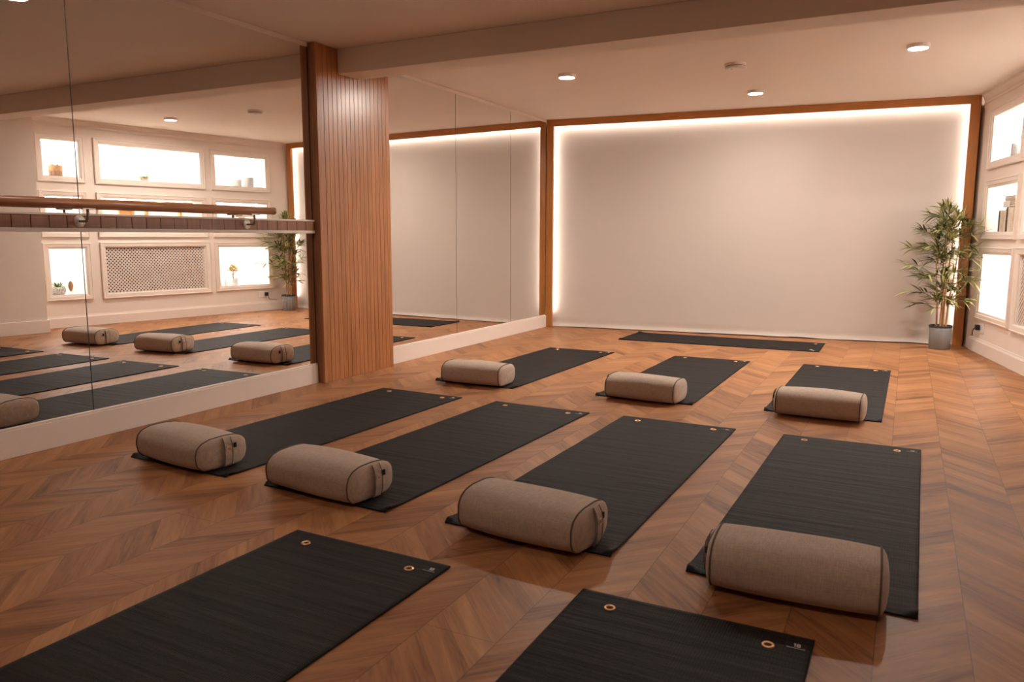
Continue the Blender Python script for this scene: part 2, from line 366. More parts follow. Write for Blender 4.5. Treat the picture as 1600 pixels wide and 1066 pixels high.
# ------------------------------------------------------------------ room shell
bm = bmesh.new(); box(bm, (-0.6, -2.6, -0.05), (6.4, 8.6, 0.0)); structure('floor', bm, M['floor'])
bm = bmesh.new(); box(bm, (-0.6, -2.6, CEIL), (6.4, 8.6, CEIL+0.06)); structure('ceiling', bm, M['ceil'])
bm = bmesh.new(); box(bm, (-0.16, -2.5, 0), (-0.012, 8.3, CEIL)); structure('wall_left', bm, M['wall'])
bm = bmesh.new(); box(bm, (-0.3, -2.55, 0), (6.3, -2.5, CEIL)); structure('wall_front', bm, M['wall'])
bm = bmesh.new(); box(bm, (-0.16, 8.42, 0), (4.4, 8.50, CEIL)); structure('wall_back', bm, M['wall'])
# downstand beam across the room, dying on the oak column and on the pier opposite
bm = bmesh.new(); box(bm, (0.062, 4.25, 2.078), (4.52, 4.475, CEIL), 0.004); structure('ceiling_beam', bm, M['ceil'])

# right wall with two columns of open niches and a grille
COLS = [(5.12, 5.50), (5.70, 6.90), (7.08, 7.82)]
ROWS = [(1.62, 2.02), (1.03, 1.425), (0.345, 0.865)]
bm = bmesh.new()
ys = [rs(8.30)] ; 
sb = sorted([0.0, rs(4.40)]+[rs(c) for p in COLS for c in p])
zb = sorted([0.0, CEIL]+[c for p in ROWS for c in p])
opens = [(rs(c[1]), rs(c[0]), r[0], r[1]) for c in COLS for r in ROWS]
for s0, s1 in zip(sb, sb[1:]):
    for z0, z1 in zip(zb, zb[1:]):
        sm, zm = (s0+s1)/2, (z0+z1)/2
        if any(o[0] < sm < o[1] and o[2] < zm < o[3] for o in opens): continue
        bm.faces.new([bm.verts.new(p) for p in ((s0, 0, z0), (s1, 0, z0), (s1, 0, z1), (s0, 0, z1))])
bmesh.ops.remove_doubles(bm, verts=bm.verts[:], dist=1e-5)
for o in opens:                                # the reveals and backs of the niches
    s0, s1, z0, z1 = o; D = 0.30
    q = lambda a: bm.faces.new([bm.verts.new(p) for p in a])
    q(((s0, 0, z0), (s1, 0, z0), (s1, D, z0), (s0, D, z0))); q(((s0, 0, z1), (s0, D, z1), (s1, D, z1), (s1, 0, z1)))
    q(((s0, 0, z0), (s0, D, z0), (s0, D, z1), (s0, 0, z1))); q(((s1, 0, z0), (s1, 0, z1), (s1, D, z1), (s1, D, z0)))
    q(((s0, D, z0), (s1, D, z0), (s1, D, z1), (s0, D, z1)))
bmesh.ops.remove_doubles(bm, verts=bm.verts[:], dist=1e-5)
o = structure('wall_right', bm, M['niche']); o.matrix_world = RW_M
o.data.materials.append(M['wall'])
for p in o.data.polygons:
    if all(abs(o.data.vertices[i].co.y) < 1e-4 for i in p.vertices): p.material_index = 1

def frame_mould(bm, s0, s1, z0, z1, w=0.05, lip=0.012):
    """picture-frame moulding round an opening, stepped profile, mitred corners"""
    prof = [(-lip, 0.004), (-lip, -0.010), (0.004, -0.014), (0.010, -0.020), (w-0.014, -0.022), (w-0.008, -0.027), (w, -0.024), (w, 0.002)]
    loops = []
    for d, yv in prof:
        loops.append([bm.verts.new(p) for p in ((s0-d, yv, z0-d), (s1+d, yv, z0-d), (s1+d, yv, z1+d), (s0-d, yv, z1+d))])
    for a, b in zip(loops, loops[1:]):
        for i in range(4): bm.faces.new((a[i], a[(i+1) % 4], b[(i+1) % 4], b[i]))

n = 0
for ci, c in enumerate(COLS):
    for ri, r in enumerate(ROWS):
        if ci == 1 and ri == 2: continue
        n += 1
        bm = bmesh.new(); frame_mould(bm, rs(c[1]), rs(c[0]), r[0], r[1])
        o = structure('trim_%d' % n, bm, M['trim']); o.matrix_world = RW_M

# cornice and skirting of the right wall
bm = bmesh.new()
prof = [(0.0, CEIL-0.085), (-0.012, CEIL-0.085), (-0.016, CEIL-0.07), (-0.012, CEIL-0.055), (-0.022, CEIL-0.04), (-0.038, CEIL-0.022), (-0.046, CEIL-0.018), (-0.046, CEIL)]
va = [bm.verts.new((0.22, y, z)) for y, z in prof]; vb = [bm.verts.new((rs(4.7), y, z)) for y, z in prof]
for i in range(len(prof)-1): bm.faces.new((va[i], va[i+1], vb[i+1], vb[i]))
bm.faces.new(va[::-1])
o = structure('trim_%d' % (n+1), bm, M['trim']); o.matrix_world = RW_M
bm = bmesh.new()
def skirting(bm, s0, s1, h=0.125):
    prof = [(0, 0), (-0.016, 0), (-0.016, h-0.025), (-0.010, h-0.012), (-0.008, h), (0, h)]
    va = [bm.verts.new((s0, y, z)) for y, z in prof]; vb = [bm.verts.new((s1, y, z)) for y, z in prof]
    for i in range(len(prof)-1): bm.faces.new((va[i], va[i+1], vb[i+1], vb[i]))
    bm.faces.new(va[::-1]); bm.faces.new(vb)
skirting(bm, rs(8.0), rs(4.9)); o = structure('baseboard_right', bm, M['trim']); o.matrix_world = RW_M

# pier on the right, nearer the camera, parallel to the right wall
PX = -0.37
bm = bmesh.new(); box(bm, (rs(4.93), PX, 0), (rs(-2.5), 0.3, CEIL), 0.003)
o = structure('wall_pier', bm, M['wall']); o.matrix_world = RW_M
bm = bmesh.new()
box(bm, (rs(4.93)-0.016, PX-0.016, 0), (rs(-2.4), PX, 0.135), 0.004); box(bm, (rs(4.93)-0.016, PX, 0), (rs(4.93), 0.0, 0.135), 0.004)
o = structure('baseboard_pier', bm, M['trim']); o.matrix_world = RW_M

# left wall: skirtings under the mirrors, metal channel, strip at the ceiling
def left_run(nm, y0, y1):
    bm = bmesh.new(); box(bm, (-0.012, y0, 0), (0.012, y1, 0.125), 0.002)
    structure('baseboard_left_'+nm, bm, M['trim'])
left_run('near', -2.5, 4.022); left_run('far', 4.81, 7.765)
k = n+2
for y0, y1 in ((-2.5, 4.022), (4.81, 7.75)):
    bm = bmesh.new(); box(bm, (-0.012, y0, 0.125), (0.009, y1, 0.137), 0.002); structure('trim_%d' % k, bm, M['trim']); k += 1
    bm = bmesh.new(); box(bm, (-0.012, y0, 2.212), (0.008, y1, 2.239), 0.002); structure('trim_%d' % k, bm, M['trim']); k += 1

# ------------------------------------------------------------------ mirrors
def mirror(y0, y1, label):
    t = thing('wall_mirror', (0, (y0+y1)/2, 0.137), 0, label=label, cat='mirror', group='mirror panels along the left wall')
    h = (y1-y0)/2
    bm = bmesh.new(); box(bm, (-0.006, -h+0.0022, 0), (0.0, h-0.0022, 2.075)); obj('mirror_glass', bm, M['mirror'], t)
    for s in (-1, 1):                                                    # dark ground edge of the sheet
        bm = bmesh.new(); box(bm, (-0.0062, s*h-0.0024 if s > 0 else -h, 0.0), (0.0001, h if s > 0 else -h+0.0024, 2.075)); obj('glass_edge', bm, M['black'], t)
    return t
mirror(0.4, 2.39, 'large wall mirror panel at far left edge of photo, behind the start of the barre')
mirror(2.39, 4.022, 'large wall mirror panel between first joint line and the oak column')
mirror(4.82, 5.873, 'tall narrow mirror panel just right of the slatted oak column')
mirror(5.873, 6.915, 'tall mirror panel in the middle of the three beyond the oak column')
mirror(6.915, 7.752, 'tall mirror panel in the far corner beside the timber backdrop frame')
mirror(-2.45, 0.4, 'large wall mirror panel nearest the camera')

# ------------------------------------------------------------------ slatted oak column
t = thing('oak_column', (0.0, 4.03, 0.0), 0, label='oak clad column with vertical slats standing between the two runs of mirror under the beam', cat='column')
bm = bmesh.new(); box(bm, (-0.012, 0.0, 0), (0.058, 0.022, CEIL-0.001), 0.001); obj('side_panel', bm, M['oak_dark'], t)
bm = bmesh.new()
y = 0.0; ns = 17; y0, y1 = 0.022, 0.79; w = (y1-y0)/ns
prof = [(0.0, 0.062)]
box(bm, (0.0, 0.022, 0), (0.052, 0.79, CEIL-0.001), mi=1)
for i in range(ns):
    a = y0+i*w; box(bm, (0.045, a+0.0011, 0.0), (0.064, a+w-0.0011, CEIL-0.001), 0.0014, 2)
bmesh.ops.translate(bm, verts=bm.verts[:], vec=(0, 0, 0))
obj('slatted_front', bm, None, t, mats=[M['oak'], M['groove_shade']])
bm = bmesh.new(); box(bm, (0.046, -0.0005, 0), (0.0645, 0.024, CEIL-0.001), 0.0025); obj('corner_post', bm, M['oak'], t)

# ------------------------------------------------------------------ ballet barre
t = thing('ballet_barre', (0.0, 3.2, 1.015), 0, label='wooden ballet barre rail on a grooved wooden board across the left mirrors', cat='barre')
Y0, Y1 = -2.6, 0.822
bm = bmesh.new(); box(bm, (0.0, Y0, 0.02), (0.018, Y1, 0.075), mi=1)
yy = 4.022-0.003
gr = 0.0855
i = 0
yy = 3.2+Y1
while yy > 3.2+Y0+0.02:
    a = max(yy-gr, 3.2+Y0); box(bm, (0.014, a-3.2+0.0012, 0.018), (0.021, yy-3.2-0.0012, 0.077), 0.0010, 1); yy -= gr
obj('backing_board', bm, None, t, mats=[M['board'], M['groove_shade']])
for z0, z1 in ((0.0, 0.018), (0.077, 0.088)):
    bm = bmesh.new(); box(bm, (0.0, Y0, z0), (0.024, Y1, z1), 0.002); obj('edge_bead', bm, M['trim'], t)
RZ, RX, RR = 1.1475-1.015, 0.088, 0.0215
bm = bmesh.new(); lathe(bm, [(RR, Y0), (RR, 0.385)], 0, 0, 24)
bmesh.ops.rotate(bm, verts=bm.verts[:], cent=(0, 0, 0), matrix=Matrix.Rotation(-PI/2, 3, 'X'))
bmesh.ops.translate(bm, verts=bm.verts[:], vec=(RX, 0, RZ))
rail = obj('handrail', bm, M['rail'], t, True)
bm = bmesh.new(); lathe(bm, [(RR+0.001, 0.372), (RR+0.001, 0.385), (RR-0.003, 0.391), (0.008, 0.394)], 0, 0, 24)
bmesh.ops.rotate(bm, verts=bm.verts[:], cent=(0, 0, 0), matrix=Matrix.Rotation(-PI/2, 3, 'X'))
bmesh.ops.translate(bm, verts=bm.verts[:], vec=(RX, 0, RZ))
obj('end_cap', bm, M['steel'], rail, True)
for yb in (2.372-3.2, 3.424-3.2, -1.89):
    bm = bmesh.new(); tube(bm, [(0.024, yb, 0.05), (0.060, yb, 0.05), (0.080, yb, 0.053), (0.088, yb, 0.064), (RX, yb, RZ-RR-0.004)], 0.0062, 10)
    br = obj('bracket', bm, M['darksteel'], t, True)
    bm = bmesh.new(); lathe(bm, [(0.029, 0.0), (0.029, 0.004), (0.027, 0.006), (0.006, 0.0065)], yb, 0.05, 28, ax='X', oz=0.0205)
    obj('rosette', bm, M['nickel'], br, True)
    bm = bmesh.new(); box(bm, (RX-0.013, yb-0.034, RZ-RR-0.006), (RX+0.013, yb+0.034, RZ-RR+0.0005), 0.0015); obj('saddle_plate', bm, M['nickel'], br)
    for a in (90, 210, 330):
        bm = bmesh.new(); lathe(bm, [(0.0034, 0.0), (0.0030, 0.0014)], yb+0.020*math.cos(math.radians(a)), 0.05+0.020*math.sin(math.radians(a)), 10, ax='X', oz=0.0264)
        obj('screw', bm, M['darksteel'], br)

# ------------------------------------------------------------------ timber frame, LED strip, cloth backdrop
BKM_loc = (0.0, by(0), 0)
t = thing('backdrop_frame', BKM_loc, BK_ANG, label='amber timber frame with glowing LED edge round the white cloth on the back wall', cat='frame')
FW = 4.046/math.cos(BK_ANG)
bm = bmesh.new(); box(bm, (0.002, 0, 0), (0.078, 0.035, CEIL-0.07), 0.002); box(bm, (0.002, 0.034, 0), (0.012, 0.20, CEIL-0.07)); obj('post', bm, M['frame'], t)  # second box is a return added behind the post to block LED spill
bm = bmesh.new(); box(bm, (FW-0.080, 0, 0), (FW, 0.035, CEIL-0.07), 0.002); box(bm, (FW-0.012, 0.034, 0), (FW, 0.24, CEIL-0.07)); obj('post', bm, M['frame'], t)  # same added return here, keeps the gap beside the wall dark
bm = bmesh.new(); box(bm, (0.002, 0, CEIL-0.0705), (FW, 0.035, CEIL-0.001), 0.002); obj('header', bm, M['frame_h'], t)
for a, b in (((0.056, 0.036, 0.18), (0.066, 0.043, CEIL-0.085)), ((FW-0.068, 0.036, 0.18), (FW-0.058, 0.043, CEIL-0.085)), ((0.07, 0.036, CEIL-0.058), (FW-0.07, 0.043, CEIL-0.048))):
    bm = bmesh.new(); box(bm, a, b); obj('led_strip', bm, M['led'], t)

bm = bmesh.new(); NX, NZ = 220, 70
from mathutils import noise as mn
grid = []
for i in range(NX+1):
    x = 0.018+(FW-0.036)*i/NX; colv = []
    for j in range(NZ+1):
        tt = j/NZ; 
        if tt < 0.12:                               # bottom of the cloth lies out over the floor in a soft curl
            q = tt/0.12; z = 0.006+0.05*q*q; yv = 0.062+0.023*q
        else:
            q = (tt-0.12)/0.88; z = 0.056+(CEIL-0.008-0.056)*q; yv = 0.085-0.006*math.exp(-q*30)
        fade = min(1, z/0.5); low = math.exp(-z*3.0)
        w = 0.010*low*mn.noise((x*3.1, z*0.9, 1.7))+0.0045*mn.noise((x*1.3, z*2.0, 9.1))*(0.3+0.7*low)
        w += 0.0035*mn.noise((x*0.8+z*1.9, z*7.0, 4.4))*low
        if x > 3.5: w += 0.030*((x-3.5)/0.55)*math.exp(-z*1.4)*math.sin(x*26+1.2*z)     # gathered folds behind the plant
        if tt < 0.12: w += 0.022*mn.noise((x*1.7, 3.3, 0.2))*(1-tt/0.12)-0.006*(1-tt/0.12)
        lift = 0.006*(mn.noise((x*4.0, 8.8, 0.4))+0.5)*(1-tt/0.12) if tt < 0.12 else 0
        colv.append(bm.verts.new((x, max(0.048, yv+w), max(0.003, z+lift))))
    grid.append(colv)
for i in range(NX):
    for j in range(NZ): bm.faces.new((grid[i][j], grid[i+1][j], grid[i+1][j+1], grid[i][j+1]))
o = obj('cloth_backdrop', bm, M['backdrop'], None, True)
o.location = BKM_loc; o.rotation_euler = (0, 0, BK_ANG)
mark(o, 'large plain white cloth hung inside the glowing timber frame on the back wall', 'backdrop')

# ------------------------------------------------------------------ ceiling fittings
def downlight(x, y, label, glow='lamp', group='round ceiling lights beyond the beam'):
    t = thing('ceiling_light', (x, y, CEIL-0.026), 0, label=label, cat='light', group=group)
    bm = bmesh.new(); lathe(bm, [(0.058, 0.0), (0.066, 0.002), (0.069, 0.010), (0.069, 0.026)], 0, 0, 36, cap0=False, cap1=False); lathe(bm, [(0.058, 0.0), (0.056, 0.006)], 0, 0, 36, False, False); obj('trim_ring', bm, M['plastic'], t, True)
    bm = bmesh.new(); lathe(bm, [(0.056, 0.004), (0.0565, 0.007)], 0, 0, 36); obj('diffuser', bm, M[glow], t)
downlight(1.115, 5.70, 'round ceiling light near the mirrors on the left')
downlight(2.30, 7.04, 'round ceiling light in the middle nearest the back wall', 'lampmid')
downlight(3.53, 5.86, 'round ceiling light at right nearest the white niche wall')
g = 'round ceiling lights on the camera side of the beam'
downlight(0.64, 2.55, 'dimmed ceiling light near the camera, reflected at the top left of the mirror', 'lampdim', g)
downlight(3.75, 0.70, 'added unseen dimmed ceiling light on camera side of the beam, by the pier', 'lampdim', g)  # unseen lamp, inferred and added to light the front of the room
downlight(2.05, 0.60, 'added unseen dimmed ceiling light on the camera side of the beam, closest to the camera', 'lampdim', g)  # second unseen lamp added for the front light level
t = thing('smoke_detector', (2.355, 5.90, CEIL-0.036), 0, label='round white smoke detector on the ceiling between the lights', cat='smoke detector')
bm = bmesh.new(); lathe(bm, [(0.0755, 0.018), (0.0755, 0.036)], 0, 0, 36); obj('base', bm, M['plastic'], t, False)
bm = bmesh.new(); lathe(bm, [(0.066, 0.013), (0.066, 0.019)], 0, 0, 36); obj('vent_gap', bm, M['groove_shade'], t)
bm = bmesh.new(); lathe(bm, [(0.050, -0.002), (0.064, 0.0), (0.0725, 0.006), (0.0735, 0.013), (0.066, 0.014)], 0, 0, 36); obj('cover', bm, M['plastic'], t, True)
bm = bmesh.new(); lathe(bm, [(0.004, -0.004), (0.004, 0.0)], -0.022, -0.020, 10); obj('indicator', bm, M['black'], t)

# ------------------------------------------------------------------ yoga mats
ML_, MW_ = 1.83, 0.617
def mat_parts(lip=True, far_curl=0.0, seed=0):
    """local frame: X across, Y along, far end at +Y; returns meshes"""
    bm = bmesh.new(); nx, ny, T = 40, 150, 0.0048
    rnd = random.Random(seed); ph = rnd.uniform(0, 6)
    yv = [(-ML_/2)+ML_*((j/ny)) for j in range(ny+1)]
    yv = sorted(set(yv+[-ML_/2+d for d in (0.004, 0.008, 0.012, 0.018, 0.024, 0.03, 0.04, 0.05)]))
    def prof(y, x=0.0):
        s = y+ML_/2; e = ML_/2-y; z = 0.0
        k = min(1.0, max(0.0, (abs(x)-0.275)/0.025))
        if lip: z += 0.0135*k*(1-math.exp(-(s/0.010)**1.6))*math.exp(-max(0, s-0.02)/0.045)
        z += far_curl*math.exp(-e/0.03)
        z += 0.0008*(1+math.sin(y*21+ph))*0.5
        return z
    top, bot = [], []
    for y in yv:
        r1, r2 = [], []
        for i in range(nx+1):
            x = -MW_/2+MW_*i/nx
            z = prof(y, x)+0.0006*math.sin(x*9+y*5+ph)+0.0006
            r1.append(bm.verts.new((x, y, z+T))); r2.append(bm.verts.new((x, y, max(0.0003, z))))
        top.append(r1); bot.append(r2)
    for j in range(len(yv)-1):
        for i in range(nx):
            bm.faces.new((top[j][i], top[j][i+1], top[j+1][i+1], top[j+1][i])); bm.faces.new((bot[j][i], bot[j+1][i], bot[j+1][i+1], bot[j][i+1]))
        bm.faces.new((top[j][0], top[j+1][0], bot[j+1][0], bot[j][0])); bm.faces.new((top[j][nx], bot[j][nx], bot[j+1][nx], top[j+1][nx]))
    for i in range(nx):
        bm.faces.new((top[0][i], bot[0][i], bot[0][i+1], top[0][i+1])); bm.faces.new((top[-1][i], top[-1][i+1], bot[-1][i+1], bot[-1][i]))
    return bm, prof(ML_/2-0.07)+T+0.0008
def yoga_mat(name_label, x, y, th, lip=True, far_curl=0.0, seed=0, flip_tag=False):
    t = thing('yoga_mat', (x, y, 0), th, label=name_label, cat='yoga mat', group='black yoga mats on the floor')
    bm, zt = mat_parts(lip, far_curl, seed); sh = obj('mat_sheet', bm, M['mat'], t, False)
    for p in sh.data.polygons: p.use_smooth = abs(p.normal.z) > 0.5
    for gx in (-MW_/2+0.107, MW_/2-0.100):
        bm = bmesh.new(); cy = ML_/2-0.075
        lathe(bm, [(0.0088, 0.0), (0.0092, 0.0020), (0.0122, 0.0032), (0.0152, 0.0022), (0.0160, 0.0)], gx, cy, 28, False, False, oz=zt)
        g = obj('grommet', bm, M['copper'], t, True)
        bm = bmesh.new(); lathe(bm, [(0.0090, 0.0003), (0.0088, 0.0006)], gx, cy, 20, oz=zt); obj('grommet_hole', bm, M['soil'], g)
    lx0, lx1 = MW_/2-0.062, MW_/2-0.012; ly0, ly1 = ML_/2-0.072, ML_/2-0.036
    bm = bmesh.new(); box(bm, (lx0, ly0, zt-0.001), (lx1, ly1, zt+0.0008), 0.0003, 1); lb = obj('label_patch', bm, M['tag'], t)
    bm = bmesh.new(); z = zt+0.0011; cx = (lx0+lx1)/2
    def st(pts, r=0.0013, closed=False): tube(bm, [(cx+a, (ly0+ly1)/2+b, z) for a, b in pts], r, 5, closed)
    st([(-0.003, -0.002), (-0.003, 0.012)]); st([(-0.006, 0.009), (-0.003, 0.012)])
    st([(0.005+0.0036*math.cos(a*PI/5), 0.0085+0.0032*math.sin(a*PI/5)) for a in range(10)], closed=True)
    st([(0.005+0.0040*math.cos(a*PI/5), 0.0015+0.0036*math.sin(a*PI/5)) for a in range(10)], closed=True)
    for a in range(9): st([(-0.021+a*0.0048, -0.009), (-0.021+a*0.0048+0.0031, -0.009)], 0.0009)
    obj('label_print', bm, M['white_ink'], lb)
    return t
MATS = {'B1': (0.809, 3.137, -0.027), 'B2': (1.656, 3.110, -0.041), 'B3': (2.493, 3.109, -0.015), 'B4': (3.347, 3.100, -0.015),
        'A1': (1.013, 5.362, -0.028), 'A2': (2.163, 5.411, -0.005), 'A3': (3.182, 5.459, -0.004), 'C1': (2.058, 0.984, -0.018), 'C2': (3.101, 1.023, -0.004)}
MLAB = {'B1': 'black yoga mat in the middle row lying closest to the mirrored wall', 'B2': 'black yoga mat in the middle row, second from the mirrored wall',
        'B3': 'black yoga mat in the middle row, third from the mirrored wall', 'B4': 'black ribbed yoga mat in the middle row, furthest right by open floor',
        'A1': 'black yoga mat in the far row nearest the far mirrors', 'A2': 'black yoga mat in the middle of the far row of three',
        'A3': 'black yoga mat in the far row, rightmost, near the potted bamboo', 'C1': 'black yoga mat with no bolster in view at bottom left foreground',
        'C2': 'black yoga mat at the bottom edge foreground right, only its top end in view'}
for i, (k2, (x, y, th)) in enumerate(MATS.items()): yoga_mat(MLAB[k2], x, y, th, True, 0.0, i)
yoga_mat('black yoga mat laid crosswise in front of the white cloth backdrop', 1.999, 7.425, 1.581-PI, True, 0.0, 31)

# ------------------------------------------------------------------ bolsters
def bolster(label, x, y, th, flip=False, strap=True, dims=(0.430, 0.250, 0.146), seed=0):
    LN, A, B = dims[0]/2, dims[1]/2, dims[2]/2
    t = thing('yoga_bolster', (x, y, 0.0112), th+(PI if flip else 0), label=label, cat='bolster', group='taupe bolsters on the yoga mats')
    rnd = random.Random(seed); ph = [rnd.uniform(0, 6) for _ in range(4)]
    NR = 64; EX = 2.75
    def sect(u, a):                               # one point of the rounded-rectangle section, scaled by u
        c, s = math.cos(a), math.sin(a)
        px = math.copysign(abs(c)**(2/EX), c)*A*u; pz = math.copysign(abs(s)**(2/EX), s)*B*u
        return px, pz
    bm = bmesh.new(); rings = []
    st = [(-LN-0.0235, 0.10), (-LN-0.0225, 0.35), (-LN-0.020, 0.58), (-LN-0.0155, 0.80), (-LN-0.0095, 0.925), (-LN-0.0035, 0.985)]
    body = [(-LN+2*LN*i/24, 0.985+0.080*(1-abs(2*i/24-1)**2.2)) for i in range(25)]
    st = st+body+[(-p, u) for p, u in st[::-1]]
    for p, u in st:
        ring = []
        for k2 in range(NR):
            a = 2*PI*k2/NR; py, pz = sect(u, a)
            wob = 1+0.012*math.sin(p*13+ph[0]+math.cos(a)*2)+0.010*math.sin(a*3+p*9+ph[1])
            ax = abs(p)-LN
            if -0.06 < ax < 0.036: wob += 0.006*math.sin(a*16+ph[2])*math.exp(-abs(ax)*60)
            pz2 = pz*wob
            if pz2 < -B*0.80: pz2 = -B*0.80-(pz2+B*0.80)*-0.25
            ring.append(bm.verts.new((p, py*wob, pz2+B*0.86)))
        rings.append(ring)
    for a, b in zip(rings, rings[1:]):
        for k2 in range(NR): bm.faces.new((a[k2], a[(k2+1) % NR], b[(k2+1) % NR], b[k2]))
    bm.faces.new(rings[0][::-1]); bm.faces.new(rings[-1])
    loops = {s: [v.co.copy() for v in (rings[6] if s < 0 else rings[-7])] for s in (-1, 1)}
    zmin = min(v.co.z for v in bm.verts)
    for v in bm.verts: v.co.z -= zmin
    obj('cover', bm, M['bolster'], t, True)
    for s in (-1, 1):
        bm = bmesh.new(); tube(bm, [Vector((c.x+s*0.001, c.y*1.012, (c.z-zmin-B*0.86)*1.012+B*0.86)) for c in loops[s]], 0.0029, 6, True); obj('piping', bm, M['piping'], t, True)
    if strap:
        def endx(pz, py=0):                       # outer surface of the right-hand end dome
            q = max(abs(pz)/B, abs(py)/A); 
            return LN+0.0235*math.sqrt(max(0.0, 1-q**3.0))+0.004
        bm = bmesh.new(); r = []
        for i in range(15):
            pz = -B*0.92+B*1.84*i/14; bow = 0.004*math.sin(PI*i/14)
            for hw in (0,): pass
            cz = B*0.86+pz-zmin*0
            r.append([bm.verts.new((endx(pz, w2)+bow, w2+0.012, max(0.004, cz-zmin))) for w2 in (-0.019, -0.017, 0, 0.017, 0.019)])
        for a, b in zip(r, r[1:]):
            for k2 in range(4): bm.faces.new((a[k2], a[k2+1], b[k2+1], b[k2]))
        edge = {e2: [row[e2].co.copy() for row in r] for e2 in (0, 4)}
        g = bmesh.ops.extrude_face_region(bm, geom=bm.faces[:])
        bmesh.ops.translate(bm, verts=[v for v in g['geom'] if isinstance(v, bmesh.types.BMVert)], vec=(0.003, 0, 0))
        stp = obj('carry_strap', bm, M['strap'], t, True)
        bm = bmesh.new()
        for e2 in (0, 4): tube(bm, [v+Vector((0.0035, 0, 0)) for v in edge[e2]], 0.0013, 5)
        obj('strap_stitching', bm, M['piping'], stp)
        bm = bmesh.new()
        zc = B*0.86-zmin+0.018
        pts = []
        for i in range(30):                      # stitched swirl emblem
            a = -0.5+i*0.30; rr = 0.0135-0.00028*i
            pts.append((endx(0.018)+0.0085, 0.012+rr*math.cos(a), zc+rr*math.sin(a)))
        tube(bm, pts, 0.0017, 5); obj('stitched_emblem', bm, M['tan_thread'], stp)
        bm = bmesh.new(); xx = endx(B*0.45, 0.04)
        box(bm, (xx-0.006, 0.046, B*0.86+B*0.22-zmin), (xx+0.001, 0.058, B*0.86+B*0.50-zmin), 0.0006, 1); obj('side_label', bm, M['tag'], t)
    return t
BOL = [('B1', 'taupe bolster in the middle row closest to the mirrored wall', 0, 0.772, 2.315, -0.105, False, True),
       ('B2', 'taupe bolster in the middle row, second from the mirrored wall', 0, 1.580, 2.287, -0.085, False, True),
       ('B3', 'taupe bolster in the middle row, third from the mirrored wall', 0, 2.486, 2.245, -0.100, False, True),
       ('B4', 'taupe bolster at lower right, largest in the photo, on the rightmost mat', 0, 3.330, 2.210, 0.035, True, True),
       ('A1', 'taupe bolster in the far row nearest the mirrors and oak column', 0, 0.990, 4.510, 0.02, True, True),
       ('A2', 'taupe bolster in the middle of the far row of three', 0, 2.165, 4.535, -0.06, True, True),
       ('A3', 'taupe bolster in the far row on the right', 0, 3.170, 4.540, -0.05, True, True)]
for i, (k2, lab, _, x, y, th, fl, sp) in enumerate(BOL): bolster(lab, x, y, th, fl, sp, seed=i+3)

